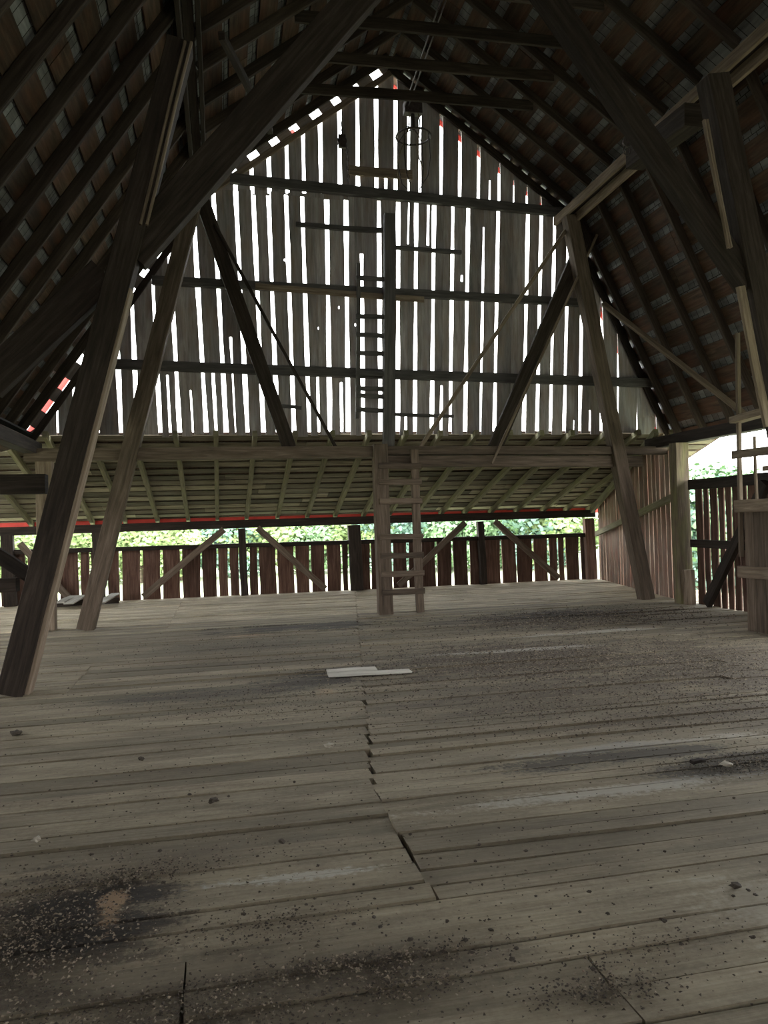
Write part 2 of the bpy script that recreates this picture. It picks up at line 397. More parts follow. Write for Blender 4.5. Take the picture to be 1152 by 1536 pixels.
# ------------------------------------------------------------------ gable siding with open slits
KX = [(145,.04),(205,.045),(300,.06),(370,.05),(420,.037),(470,.03),(500,.011),(570,.008),(600,-.003),(650,-.011),(745,-.018),(850,-.022),(890,-.01),(960,0)]
def lean(x):
    if x <= KX[0][0]: return KX[0][1]
    for (a, ka), (b, kb) in zip(KX[:-1], KX[1:]):
        if x <= b: return ka + (kb-ka)*(x-a)/(b-a)
    return 0
def full(x, w=.085): return (x, 200, 700, w)
LOW = [(60,200,700,.012),(86,600,700,.05),(112,560,700,.07),full(146),full(181),full(206),full(240,.075),(255,562,700,.04),full(269),(289,585,700,.03),full(309),(324,555,700,.07),full(339),(353,505,700,.035),full(371),full(395),full(416),full(441),full(464),(479,565,700,.065),full(495,.095),(513,573,700,.05),full(522.5,.095),(545,380,700,.085),full(571,.095),full(597,.09),(609,622,700,.06),(611,303,366,.055),full(622.5,.085),(639.5,303,368,.055),full(648),(662,578,700,.055),full(675.5),full(698),(721,340,700,.055),full(742,.085),(765,200,210,.03),full(786),full(806),full(826,.07),full(846.5,.08),(861,630,700,.04),full(870,.075),(885,615,700,.045),(902,440,700,.08),(927,480,640,.055),(956,540,700,.035),(984,580,700,.06),(1004,600,610,.03)] + [(x + .03*(640-y), y-2.2, y+2.2, .035) for x, y in ((429,390),(476,492),(505,461),(530,487))] + [(690, 412, 422, .04)]
UPP = [(330,200,290,.05),(353,200,290,.09),(378,150,290,.085),(404,100,290,.09),(431,100,290,.085),(456,100,290,.085),(481.5,100,290,.09),(510,100,290,.095),(537,100,290,.085),(565,100,290,.09),(579,262,290,.07),(593.5,100,290,.085),(613,150,290,.06),(630,150,290,.07),(662,150,300,.08),(690,150,300,.08),(718,150,305,.07),(735,270,310,.045),(749,250,310,.06),(771,270,310,.045),(791,280,320,.05),(812,280,330,.05)]
def make_gable():
    mb = MB(); rnd = random.Random(3); ex = Vector((1,0,0)); ez = Vector((0,0,1)); ey = Vector((0,1,0))
    def tier(slits, yref, zlo, zhi, key, x_first, x_last):
        S = []
        for (x, ya, yb, w) in slits:
            p = onY(x, yref, YG); q = onY(x - lean(x)*100*(1 if key == 'L' else .6), yref-100, YG)
            k = (q.x-p.x)/(q.z-p.z)
            za = onY(x, ya, YG).z; zb = onY(x, yb, YG).z
            S.append((p.x, p.z, k, zb, za, w, rnd.random()*9))
        S.sort(key=lambda a: a[0])
        def edge(sl, z, sgn):
            x0, z0, k, zb, za, w, ph = sl
            g = w*.42 if zb <= z <= za else -.002
            if zb <= z <= za: g += .005*math.sin(ph+z*1.9)+.003*math.sin(ph*3+z*5.3)
            return x0 + k*(z-z0) + sgn*g
        first = (x_first, 3, 0, 99, 99, 0, 0); last = (x_last, 3, 0, 99, 99, 0, 0)
        A = [first]+S+[last]
        for l, r in zip(A[:-1], A[1:]):
            bottom = zlo + rnd.uniform(-.03,.03)
            zs = [bottom]; z = bottom
            while z < zhi-.12: z += .16; zs.append(z)
            brk = [v for s_ in (l, r) for v in (s_[3], s_[4]) if bottom < v < zhi]
            for v in brk: zs += [v-.004, v+.004]
            zs = sorted(zs); rows = []
            off = .26
            def top(x): return min(zhi, zroof(x) + (.02 if x > 3.25 else -.05))
            for z in zs:
                a = edge(l, z, 1); b = edge(r, z, -1)
                if b-a < .012: continue
                if z >= min(top(a), top(b))-.02: break
                rows.append((z, a, b, z, z))
            if not rows:
                a = edge(l, bottom, 1); b = edge(r, bottom, -1)
                if b-a < .012 or max(top(a), top(b)) < bottom+.02: continue
                rows.append((bottom, a, b, bottom, bottom))
            z, a, b, _, _ = rows[-1]
            rows.append((max(top(a), top(b)), a, b, max(top(a), z+.003), max(top(b), z+.003)))
            mb.plank(Vector((0, YG+rnd.uniform(0,.012), 0)), ex, ez, ey, rows, None, .024, mi=0)
    tier(LOW, 640, 3.24, 7.66, 'L', -3.2, 8.85)
    tier(UPP, 270, 7.6, 10.2, 'U', -.6, 7.1)
    # short pieces blocking the eaves between the sheathing, leaving bright square holes on the left
    P, d, n, L = SL[0]; s = .3
    for si in (0, 1):
        P, d, n, L = SL[si]; s = .2
        while s < L-.1:
            w = rnd.uniform(.24,.34)
            c = P + d*(s+w/2) + Vector((0,YG+.01,0)) + n*.06
            mb.bar(c-d*w/2, c+d*w/2, .02, .19, tuple(n), 1, .002, mi=0)
            s += w + rnd.uniform(.17,.24)
    for si in (2, 3):
        P, d, n, L = SL[si]; s = .05
        while s < L:
            w = rnd.uniform(.38,.44); w = min(w, L-s)
            c = P + d*(s+w/2) + Vector((0,YG+.01,0)) + n*.085
            mb.bar(c-d*w/2, c+d*w/2, .02, .15, tuple(n), 1, .002, mi=0)
            s += w + .07
    # red-painted verge boards outside under the roof overhang
    for si, (P, d, n, L) in enumerate(SL):
        
        if si < 2:
            for (sa, sb) in (((.1,1.5),) if si == 0 else ((1.75,2.05),)):
                A = P + Vector((0,14.05,0)) + n*.1 + d*sa
                mb.bar(A, A+d*(sb-sa), .03, .08, tuple(n), 2, .002, mi=1)
            continue
        A = P + Vector((0,14.3,0)) + n*.08
        mb.bar(A+n*.07, A+n*.07+d*L, .03, .11, tuple(n), 2, .002, mi=1)
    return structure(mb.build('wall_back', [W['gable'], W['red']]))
make_gable()

# nailing girts and battens across the gable
def girt(pA, pB, h, label, mat='timber_grey', Y=13.78, t=.1):
    a = onY(pA[0], pA[1], Y); b = onY(pB[0], pB[1], Y)
    beam('gable_girt', a, b, t, h, mat, label, 'girt', jit=.006)
girt((345,268), (878,322), .17, 'topmost long horizontal girt across the slatted gable')
girt((228,420), (884,455), .15, 'middle long horizontal girt across the slatted gable')
girt((128,545), (986,575), .17, 'lowest long horizontal girt across the slatted gable')
girt((383,430), (636,449), .11, 'pale board nailed over the middle gable girt left of centre', 'timber_pale', 13.70, .04)
girt((444,337), (577,346), .09, 'short batten on the gable left of the upper centre post', 'timber_grey', 13.80, .06)
girt((590,372), (692,378), .07, 'short batten on the gable right of the upper centre post', 'timber_grey', 13.80, .06)
girt((523,255), (618,263), .17, 'short plank high on the gable below the hay carrier', 'timber_pale', 13.80, .05)
girt((588,621), (680,625), .06, 'thin batten low on the gable right of the upper centre post', 'timber_grey', 13.80, .06)
girt((412,608), (452,612), .06, 'very short batten low on the gable left of the wall ladder', 'timber_grey', 13.80, .06)

# centre post and ladder fixed to the gable
beam('centre_post', onY(583,676,13.6), onY(584,322,13.6), .2, .16, 'timber_grey', 'dark upper centre post standing against the slatted gable above the tie beam', 'post', upv=(0,1,0))
lad = empty('wall_ladder', onY(545,625,13.62), 'dark wall ladder on the gable beside the upper centre post', 'ladder')
beam('rail', onY(536,628,13.66), onY(538,395,13.66), .07, .06, 'timber_grey', parent=lad, upv=(0,1,0))
for y in (418,475,503,530,560,583,594,615):
    a = onY(534, y-1, 13.6); b = onY(580, y+1, 13.6)
    beam('rung', a, b, .035, .085, 'timber_grey', parent=lad, n=3)

# ------------------------------------------------------------------ purlins, plates, canted posts, braces
for nm, px, sgn in (('left', -.22, 1), ('right', 6.6, -1)):
    pr = empty('purlin', (px, 13.8, 7.3), 'long built-up purlin under the %s roof break' % nm, 'purlin')
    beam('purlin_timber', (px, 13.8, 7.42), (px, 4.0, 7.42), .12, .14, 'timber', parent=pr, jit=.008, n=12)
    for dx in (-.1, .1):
        beam('purlin_plank', (px+dx, 13.8, 7.32+.05*sgn*(1 if dx > 0 else -1)), (px+dx, 4.0, 7.32+.05*sgn*(1 if dx > 0 else -1)), .06, .17, 'timber' if nm == 'left' else 'timber_pale', parent=pr, jit=.008, n=12)  # right planks pale to stand for their lit edges, left ones kept dark
for nm, px in (('left', -3.0), ('right', 8.3)):
    beam('wall_plate', (px, 13.7, 3.0), (px, 3.0, 3.0), .2, .2, 'timber', 'heavy wall plate under the %s eave running towards the gable' % nm, 'plate')

TY = 13.4
# tie beam: two timbers meeting at the ladder post
beam('tie_beam', (-3.1, TY, 2.885), (2.66, TY, 2.87), .2, .2, 'brown', 'long horizontal tie beam left of the centre ladder post', 'beam', jit=.006, n=10)
tb = empty('tie_beam', (2.9, TY, 2.7), 'long horizontal tie beam right of the centre ladder post', 'beam')
beam('upper_timber', (2.9, TY, 2.89), (8.45, TY, 2.86), .22, .15, 'brown', parent=tb, jit=.006, n=10)
beam('lower_timber', (2.9, TY+.03, 2.70), (7.95, TY+.03, 2.66), .18, .2, 'brown', parent=tb, jit=.006, n=10)

# canted posts of the far bent
beam('canted_post', (-2.22, TY-.04, 0), (-.3, TY-.04, 7.3), .27, .24, 'brown', 'far leaning post left of the ladder, pale at its foot', 'post', upv=(0,1,0), n=14)
beam('canted_post', (7.92, TY-.05, 0), (6.6, TY-.05, 7.3), .26, .22, 'brown', 'far leaning post by the right wall, lit along its face', 'post', upv=(0,1,0), n=14)
# near bent
NY = 8.35
cp = empty('canted_post', (-2.09, NY, 0), 'large near leaning post at the left edge of the floor', 'post')
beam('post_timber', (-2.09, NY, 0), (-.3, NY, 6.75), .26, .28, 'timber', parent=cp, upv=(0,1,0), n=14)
beam('pale_edge_strip', (-2.09+.155, NY-.02, 0), (-1.02+.15, NY-.02, 4.1), .045, .22, 'timber_pale', parent=cp, upv=(0,1,0), n=10)  # pale strip added as the lit right edge of the post
for q in (.14, .2):
    beam('side_plank', (-.86+q-.02, NY-.16, 4.75), (-.38+q, NY-.16, 6.7), .028, .05, 'timber_pale', parent=cp, upv=(0,1,0), n=6)  # pale colour stands for light catching the ply edges
cp = empty('canted_post', (7.4, NY, 0), 'large near leaning post behind the upright stick of the hay bin', 'post')
beam('post_timber', (7.42, NY, 0), (6.1, NY, 7.0), .3, .26, 'timber', parent=cp, upv=(0,1,0), n=14)
for q in (-.2, -.14):
    beam('side_plank', onY(1104+q*60, 372, NY-.2), onY(1068+q*60, 180, NY-.2), .03, .05, 'timber_pale', parent=cp, upv=(0,1,0), n=6)  # pale like the left pair: lit ply edges put into the colour
beam('pale_edge_strip', onY(1152, 640, NY-.15), onY(1110, 430, NY-.15), .11, .05, 'timber_pale', parent=cp, upv=(0,1,0), n=6)
# big diagonal timbers of the near bent
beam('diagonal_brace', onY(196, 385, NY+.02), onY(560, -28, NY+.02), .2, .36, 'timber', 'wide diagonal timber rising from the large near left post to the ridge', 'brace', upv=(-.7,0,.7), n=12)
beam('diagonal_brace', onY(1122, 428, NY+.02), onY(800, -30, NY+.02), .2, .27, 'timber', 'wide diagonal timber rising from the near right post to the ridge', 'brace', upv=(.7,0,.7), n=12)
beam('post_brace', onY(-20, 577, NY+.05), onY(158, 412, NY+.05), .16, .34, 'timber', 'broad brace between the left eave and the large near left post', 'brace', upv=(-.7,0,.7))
# cross block where the right diagonal meets the purlin
beam('purlin_block', on(0,952,240,6.35), on(0,1042,172,6.35), .3, .3, 'timber', 'dark squared timber bolted beside the right purlin', 'beam')
# braces of the far bent
beam('bent_brace', onY(434,672,TY+.12), onY(303,300,TY+.12), .24, .1, 'timber', 'broad brace dropping from the left purlin to the tie beam', 'brace', upv=(0,1,0))
beam('bent_brace', onY(742,672,TY+.12), onY(886,338,TY+.12), .27, .1, 'timber', 'broad brace dropping from the right purlin to the tie beam', 'brace', upv=(0,1,0))
beam('brace_strip', onY(504,672,TY+.05), onY(322,336,TY+.05), .055, .05, 'timber', 'thin straight brace left of the wall ladder', 'brace', upv=(0,1,0))
beam('brace_strip', onY(630,671,TY+.0), onY(850,343,TY+.0), .07, .05, 'timber_pale', 'thin pale brace crossing the slits right of the upper centre post', 'brace', upv=(0,1,0))
beam('brace_strip', onY(738,695,TY-.14), onY(896,352,TY-.14), .045, .04, 'timber_pale', 'thin pale strip standing for the lit edge of the broad right bent brace', 'brace', upv=(0,1,0))  # added strip, paints the light along the brace's right edge
# wind braces lying under the lower right and upper left roof slopes
P, d, n, L = SL[3]
beam('wind_brace', (7.2, 13.3, 5.65), (8.4, 10.9, 3.15), .07, .09, 'timber_pale', 'thin pale wind brace sloping down under the lower right roof', 'brace', upv=tuple(n))
beam('wind_brace', (.9, 11.9, 7.75), (.15, 9.2, 7.45), .08, .1, 'timber', 'thin wind brace under the upper left roof by the purlin', 'brace', upv=(0,0,1))
# horizontal rails at the left edge
beam('side_rail', (-5.9, NY+.1, 2.12), (-1.75, NY+.1, 2.1), .16, .2, 'timber', 'dark high rail running left from the large near left post', 'rail')
beam('side_rail', (-5.9, NY+.1, 1.09), (-2.05, NY+.1, 1.08), .16, .14, 'timber', 'dark low rail running left from the large near left post', 'rail')
beam('rail_brace', (-3.2, NY+.25, 2.05), (-1.95, NY+.25, 1.15), .14, .1, 'timber', 'short diagonal between the two rails left of the near post', 'brace', upv=(0,1,0))
# wall posts of the far bent
beam('wall_post', (-2.84, 13.57, 0), (-2.84, 13.57, 2.9), .25, .22, 'timber_pale', 'upright wall post beside the far left leaning post', 'post', upv=(0,1,0))
beam('corner_post', (8.14, 12.46, 0), (8.14, 12.46, 2.9), .26, .22, 'stained', 'green-stained upright corner post of the right wall', 'post', upv=(0,1,0))
beam('post_offcut', (8.1, 12.22, 0), (8.1, 12.22, .62), .22, .05, 'timber_pale', 'short grey board leaning on the foot of the green-stained corner post', 'board', upv=(0,1,0))

# centre post with ladder below the tie beam
lp = empty('post_ladder', (2.79, 13.3, 0), 'ladder nailed to the centre post below the tie beam', 'ladder')
beam('post', (2.79, 13.28, 0), (2.78, 13.28, 3.0), .25, .22, 'brown', parent=lp, upv=(0,1,0), n=10)
beam('rail', (3.43, 13.28, 0), (3.4, 13.28, 2.9), .14, .09, 'brown', parent=lp, upv=(0,1,0), n=10)
for z in (.39,.71,1.03,1.36,1.99,2.33,2.61):
    beam('rung', (2.72, 13.15, z), (3.5, 13.19, z-.01), .05, .1, 'brown', parent=lp, n=3)

# ------------------------------------------------------------------ lean-to beyond the gable
LT0, LT1 = (13.95, 3.13), (18.45, 1.80)                  # underside of rafters
def zlt(y): return LT0[1] + (LT1[1]-LT0[1])*(y-LT0[0])/(LT1[0]-LT0[0])
ltn = Vector((0, (LT0[1]-LT1[1]), (LT1[0]-LT0[0]))).normalized()
ltd = Vector((0, LT1[0]-LT0[0], LT1[1]-LT0[1])).normalized()
rx = [onY(x, 772+(576-x)*.03, 18.2).x for x in (40,88,137,185,233,282,328,373,419,462,504,547,587,629,669,706,742,783,821,860,893)]
for k, x in enumerate(rx):
    A = Vector((x, 13.72, zlt(13.72))) + ltn*.06; B = Vector((x+random.uniform(-.04,.04), 18.68, zlt(18.68))) + ltn*.06
    beam('shed_rafter', A, B, .085, .12, 'mossy', 'greenish rafter of the low shed roof, %s from the left' % ORD[k], 'rafter', 'rafters of the low shed roof', upv=tuple(ltn))
def shed_roof():
    mb = MB(); rnd = random.Random(5); s = -.02; Lr = 4.95
    P = Vector((0, LT0[0], LT0[1]))
    while s < Lr:
        w = rnd.uniform(.2,.26); x = -6.4
        while x < 10.2:
            xe = min(10.2, x+rnd.uniform(2.8,4.5))
            c = P + ltd*(s+w/2) + ltn*.133
            mb.bar(c+Vector((x+.004,0,0)), c+Vector((xe-.004,0,0)), w, .022, tuple(ltn), 4, .003, .004, mi=0)
            x = xe
        s += w + rnd.uniform(.07,.13)
    c0 = P + ltd*-.02 + ltn*.17; c1 = P + ltd*Lr + ltn*.17
    mb.bar(c0+Vector((1.9,0,0)), c1+Vector((1.9,0,0)), 16.8, .03, tuple(ltn), 4, .002, mi=1)
    # red-painted fascia board outside, seen under the roof edge
    f = P + ltd*4.93 + ltn*.06
    mb.bar(f+Vector((-6.4,0,0)), f+Vector((10.2,0,0)), .03, .15, (0,.35,1), 4, .002, mi=2)
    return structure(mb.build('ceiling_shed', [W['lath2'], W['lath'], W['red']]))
shed_roof()

YF = 18.4
beam('eave_beam', (-6.3, YF, 1.66), (9.5, YF, 1.70), .16, .19, 'timber', 'long eave beam above the open strip of the low far wall', 'beam', jit=.006, n=14)
beam('top_rail', (-6.3, YF, 1.2), (9.4, YF, 1.15), .14, .1, 'timber', 'long top rail of the low far board wall', 'rail', jit=.006, n=14)
def far_wall():
    mb = MB(); rnd = random.Random(8)
    xs = [0,14,40,64,88,120,135,160,181,212,242,272,302,327,344,360,373,388,415,442,465,489,512,523,556,573,589,612,632,654,679,703,727,752,775,800,823,837,848,870,888]
    X = [-6.3,-5.9,-5.5,-5.15] + [onY(x, 850, YF+.1).x for x in xs] + [9.5]
    for a, b in zip(X[:-1], X[1:]):
        g = rnd.choice((.018,.026,.034)); g2 = rnd.choice((.018,.026,.034))
        rows = []; ph = rnd.random()*9; bot = -.02; top = 1.2+rnd.uniform(-.02,.01)
        for k in range(7):
            z = bot+(top-bot)*k/6
            rows.append((z, a+g+.008*math.sin(ph+z*4), b-g2+.008*math.sin(ph*2+z*4), z, z))
        mb.plank(Vector((0,YF+.08+rnd.uniform(0,.012),0)), Vector((1,0,0)), Vector((0,0,1)), Vector((0,1,0)), rows, None, .024)
    return structure(mb.build('wall_far', W['siding']))
far_wall()
def post(x, w, label, z=1.58, Y=YF-.05, mat='timber'):
    beam('eave_post', (x, Y, 0), (x-.04, Y, z), w, .16, mat, label, 'post', upv=(0,1,0))
post(.5, .17, 'thin post of the low far wall between two braces left of the ladder')
post(3.18, .3, 'stout post of the low far wall just left of the ladder')
post(6.4, .16, 'thin post of the low far wall between two braces right of the ladder')
post(9.35, .26, 'reddish corner post where the low far wall meets the right wall', mat='siding')
post(-2.72, .22, 'post of the low far wall partly behind the far left leaning post')
post(-4.6, .25, 'post of the low far wall at the left edge of the view')
def fb(a, b, label):
    A = onY(a[0], a[1], YF-.16); B = onY(b[0], b[1], YF-.16); A.z = max(A.z, .08) if a[1] > 840 else A.z; 
    beam('eave_brace', A, B, .15, .06, 'brown', label, 'brace', upv=(0,1,0))
fb((215,895), (336,794), 'diagonal brace of the far wall left of the thin left post')
fb((488,884), (386,792), 'diagonal brace of the far wall between the thin left post and the stout post')
fb((598,881), (698,784), 'diagonal brace of the far wall behind the centre ladder')
fb((838,868), (742,782), 'diagonal brace of the far wall right of the thin right post')
fb((106,901), (30,815), 'diagonal brace of the far wall behind the large near left post')

# right wall of the lean-to, angled from the corner post to the far corner
def right_far():
    mb = MB(); rnd = random.Random(9)
    A = Vector((8.28,12.55,0)); B = Vector((9.55,18.3,0)); d = (B-A); L = d.length; d.normalize(); nn = Vector((d.y,-d.x,0))
    s = 0.0
    while s < L-.03:
        w = rnd.uniform(.2,.3); e = min(s+w, L); g = rnd.choice((.007,.012,.018))
        rows = []; ph = rnd.random()*9
        y0_, y1_ = (A+d*s).y, (A+d*e).y
        t0, t1 = [min(2.85 if y < 13.9 else 9, zlt(max(y,13.0))+.12) for y in (y0_, y1_)]
        for k in range(8):
            q = k/7; tl, tr = t0*q-.01, t1*q-.01
            rows.append(((tl+tr)/2, s+g+.006*math.sin(ph+q*6), e-g+.006*math.sin(ph*2+q*6), tl, tr))
        mb.plank(A+nn*.0, d, Vector((0,0,1)), nn, rows, None, .024)
        s = e
    return structure(mb.build('wall_right', [W['siding_r']]))
right_far()
beam('wall_rail', (9.33, 18.0, 1.17), (8.2, 12.6, 1.98), .07, .13, 'mossy', 'sloping greenish rail nailed along the right wall of the shed', 'rail')
beam('verge_rafter', (8.22, 13.3, 3.2), (9.4, 18.3, 1.78), .09, .14, 'mossy', 'greenish end rafter on top of the right shed wall', 'rafter')

# main right wall: boards to shoulder height, open strip above, wide doorway beyond the view
def right_near():
    mb = MB(); rnd = random.Random(10)
    def run(ya, yb, z1):
        y = ya
        while y > yb:
            w = rnd.uniform(.17,.27); e = y-w; g = rnd.choice((.01,.018,.03)); rows = []; ph = rnd.random()*9
            for k in range(7):
                z = -.01+(z1)*k/6
                rows.append((z, -(y-g)+.008*math.sin(ph+z*4), -(e+g)+.008*math.sin(ph*2+z*4), z, z))
            mb.plank(Vector((8.32,0,0)), Vector((0,-1,0)), Vector((0,0,1)), Vector((1,0,0)), rows, None, .024)
            y = e
    run(12.3, 8.4, 2.15); run(3.6, -4, 2.75)
    return structure(mb.build('wall_right_near', [W['siding']]))
right_near()
beam('wall_top_rail', (8.24, 12.3, 2.13), (8.24, 8.4, 2.13), .1, .18, 'timber', 'top rail of the red board wall below the open strip at right', 'rail')
beam('wall_mid_rail', (8.24, 12.3, 1.08), (8.24, 8.4, 1.06), .08, .14, 'timber', 'middle rail of the red board wall behind the hay bin', 'rail')
beam('wall_brace', (8.12, 11.75, .06), (8.12, 10.2, 2.05), .1, .17, 'timber', 'diagonal brace on the red board wall beside the hay bin', 'brace', upv=(0,1,0))
beam('door_board', (8.2, 9.95, 0), (8.2, 9.95, 2.75), .32, .03, 'red', 'red-painted upright board above the wall behind the hay bin', 'board', upv=(1,0,0))

# left aisle wall and front wall (light comes through their openings)
def simple_wall(name, org, ax, nn, L, top, holes, mat):
    mb = MB(); rnd = random.Random(len(name)); s = 0
    while s < L:
        e = min(L, s+rnd.uniform(.2,.28)); m = (s+e)/2
        segs = [(-.01, top(m))]
        for (a, b, z0, z1) in holes:
            if a < m < b: segs = [(lo, hi) for lo, hi in ((-.01, z0), (z1, top(m))) if hi-lo > .05]
        for lo, hi in segs:
            rows = [(lo+(hi-lo)*k/3, s+.012, e-.012, lo+(hi-lo)*k/3, lo+(hi-lo)*k/3) for k in range(4)]
            mb.plank(org, ax, Vector((0,0,1)), nn, rows, None, .024)
        s = e
    return structure(mb.build(name, W[mat]))
simple_wall('wall_left', Vector((-6.35,-4,0)), Vector((0,1,0)), Vector((-1,0,0)), 22.4, lambda m: 2.2, [(9, 17.5, .9, 2.25)], 'siding')
simple_wall('wall_front', Vector((-6.35,-4.05,0)), Vector((1,0,0)), Vector((0,-1,0)), 15.2, lambda m: (max(2.2, min(9.9, zroof(m-6.35))) if m > 3.3 else 2.2), [(2.5, 3.2, 1, 2)], 'siding')
# aisle roof left of the wall plate
mb = MB()
nA = Vector((-.9,0,2.95)).normalized()
for k in range(12):
    x = -6.6+.3*k; z = 2.1+(x+6.6)*.31
    mb.bar((x+.14,-4.2,z), (x+.14,13.9,z), .27, .022, tuple(Vector((-.3,0,1)).normalized()), 4, .003, mi=0)
a = Vector((-6.7,0,2.12)); b = Vector((-3.05,0,3.25)); base = len(mb.v)
for y in (-4.3, 13.9):
    for p in (a, b, b+Vector((0,0,.03)), a+Vector((0,0,.03))): mb.v.append(p+Vector((0,y,0)))
for f in ((0,1,5,4),(3,7,6,2),(0,4,7,3),(1,2,6,5),(0,3,2,1),(4,5,6,7)): mb.face(tuple(base+i for i in f), [(0,0)]*4, .3, 1)
structure(mb.build('ceiling_aisle', [W['lath'], W['shingle']]))

# ------------------------------------------------------------------ hay bin at the right edge
hb = empty('hay_bin', (6.95, 9.2, 0), 'tall board hay bin with an upright stick at the right edge', 'bin')
def binwall(name, org, ax, nn, L, mat='brown'):
    mb = MB(); rnd = random.Random(3); s = 0
    while s < L-.02:
        e = min(L, s+rnd.uniform(.16,.24))
        rows = [(1.7*k/4, s+.003, e-.003, 1.7*k/4, 1.7*k/4) for k in range(5)]
        mb.plank(org-hb.location, ax, Vector((0,0,1)), nn, rows, None, .025); s = e
    mb.build(name, W[mat], hb)
binwall('side_boards', Vector((6.98,9.22,.0)), Vector((0,-1,0)), Vector((1,0,0)), .64)
binwall('back_boards', Vector((7.01,9.22,.0)), Vector((1,0,0)), Vector((0,-1,0)), 1.0)
beam('side_rail', (6.95, 9.32, .8), (6.95, 8.55, .8), .05, .16, 'timber_pale', parent=hb)
beam('side_rail', (6.95, 9.34, 1.69), (6.95, 8.55, 1.7), .055, .17, 'timber_pale', parent=hb)
beam('upright_stick', (6.95, 9.27, 1.0), (7.02, 9.27, 4.08), .06, .045, 'timber_pale', parent=hb, upv=(0,1,0), n=10)
beam('rack_rail', (6.93, 9.34, 2.40), (6.93, 8.55, 2.40), .045, .11, 'timber_pale', parent=hb)
beam('rack_shelf', (6.98, 9.34, 2.89), (6.98, 8.55, 2.91), .18, .09, 'timber_pale', parent=hb)
beam('rack_slat', (7.0, 8.98, 1.7), (7.0, 8.98, 2.62), .04, .03, 'timber_pale', parent=hb, upv=(0,1,0))
beam('rack_rail', (7.3, 9.2, 2.2), (7.3, 8.55, 2.2), .04, .07, 'timber_pale', parent=hb)

# ------------------------------------------------------------------ things hanging under the ridge
tr = empty('hay_track', (3.45, 13.4, 9.1), 'twin hay track rods sloping towards the ridge above the hay grapple', 'track')
for q in (-.035, .035):
    a = onY(608, 165, 13.3)+Vector((q,0,0)); b = onY(672, -20, 9.6)+Vector((q,0,0))
    MB().tube([a-tr.location, b-tr.location], .013).build('track_rod', W['iron'], tr)
g = onY(620, 205, 13.2); hg = empty('hay_grapple', g, 'iron hay grapple with a ring and long tines hanging below the ridge', 'hay grapple')
MB().tube([Vector((.31*math.cos(a), .31*math.sin(a), 0)) for a in [2*PI*i/28 for i in range(28)]], .018, closed=True).build('ring', W['iron'], hg)
MB().tube([Vector((0,0,.48)), Vector((0,0,.1))], .035, 8).build('swivel', W['iron'], hg)
MB().bar((-.16,0,.5), (.16,0,.5), .16, .2, n=2).build('carriage', W['iron'], hg)
for k in range(4):
    a = PI/4+k*PI/2; c, s_ = math.cos(a), math.sin(a)
    MB().tube([Vector((.02*c,.02*s_,.15)), Vector((.2*c,.2*s_,.1)), Vector((.31*c,.31*s_,0)), Vector((.33*c,.33*s_,-.45)), Vector((.27*c,.27*s_,-.78)), Vector((.16*c,.16*s_,-.9))], .011).build('tine', W['iron'], hg)
for k, (x0, x1, z1) in enumerate(((-.08,-.34,-.95), (.05,.12,-.6))):
    MB().tube([Vector((x0+(x1-x0)*t+.05*math.sin(t*7), -.05, .5+(z1-.5)*t)) for t in [i/10 for i in range(11)]], .012).build('rope', W['rope'], hg)
def chain(mb, p, q, link=.055, r=.007):
    p = Vector(p); q = Vector(q); n = max(2, int((q-p).length/(link*1.3)))
    for i in range(n):
        c = p.lerp(q, (i+.5)/n); ax = Vector((1,0,0)) if i % 2 else Vector((0,1,0))
        mb.tube([c + ax*(link*.35*math.cos(t)) + Vector((0,0,link*.8*math.sin(t))) for t in [2*PI*j/10 for j in range(10)]], r, 5, closed=True)
    return mb
p = onY(513, 212, 13.6); pb = empty('pulley_block', p, 'black pulley block with a hanging chain against the left half of the gable', 'pulley')
MB().tube([Vector((0,-.035,0)), Vector((0,.035,0))], .085, 14).build('sheave', W['iron'], pb)
MB().bar((0,0,-.12), (0,0,.12), .13, .05, (0,1,0), 2).build('cheek', W['iron'], pb)
chain(MB(), (0,0,.12), (0,0,.36)).build('hanger_chain', W['iron'], pb)
chain(MB(), (.08,0,-.05), (.1,0,-.75)).build('chain', W['iron'], pb)
p = onY(940, 214, 9.0); pb = empty('pulley_block', p, 'small iron pulley with shackle hanging where the right diagonal crosses the purlin', 'pulley')
MB().tube([Vector((0,-.02,0)), Vector((0,.02,0))], .06, 14).build('sheave', W['iron'], pb)
chain(MB(), (0,0,.05), (.02,0,.3), .05, .008).build('hanger_chain', W['iron'], pb)
MB().tube([Vector((.05*math.cos(t), 0, -.1+.06*math.sin(t))) for t in [2*PI*j/12 for j in range(12)]], .01, 6, closed=True).build('shackle', W['iron'], pb)

# ------------------------------------------------------------------ loose things on the floor
for (a, b, l) in (((89,904),(111,894),'grey loose board propped on a dark timber by the far wall, leftmost of three'), ((103,905),(124,893.5),'grey loose board propped on a dark timber by the far wall, middle of three'), ((150,904),(174,890.5),'grey loose board on the floor just right of the far left leaning post')):
    A = onZ(a[0], a[1], .14); B = onZ(b[0], b[1], .19)
    beam('loose_board', A, B, .2, .03, 'bleached', l, 'board', 'loose boards by the far wall', n=3, tint=.5)
A = onZ(82, 904, .1); B = onZ(178, 898, .1); A.z = B.z = .065
beam('low_timber', A, B, .16, .12, 'timber', 'dark timber lying on the floor under the loose grey boards', 'timber')
for (x0, x1, yy, l) in ((1.08, 1.62, 8.3, 'pale thin board scrap on the floor, back one of two before the ladder'), (1.06, 1.95, 8.06, 'pale thin board scrap on the floor, front one of two before the ladder')):
    beam('board_scrap', (x0, yy, .012), (x1, yy-.03, .012), .2, .012, 'bleached', l, 'board', n=3, tint=1.0)

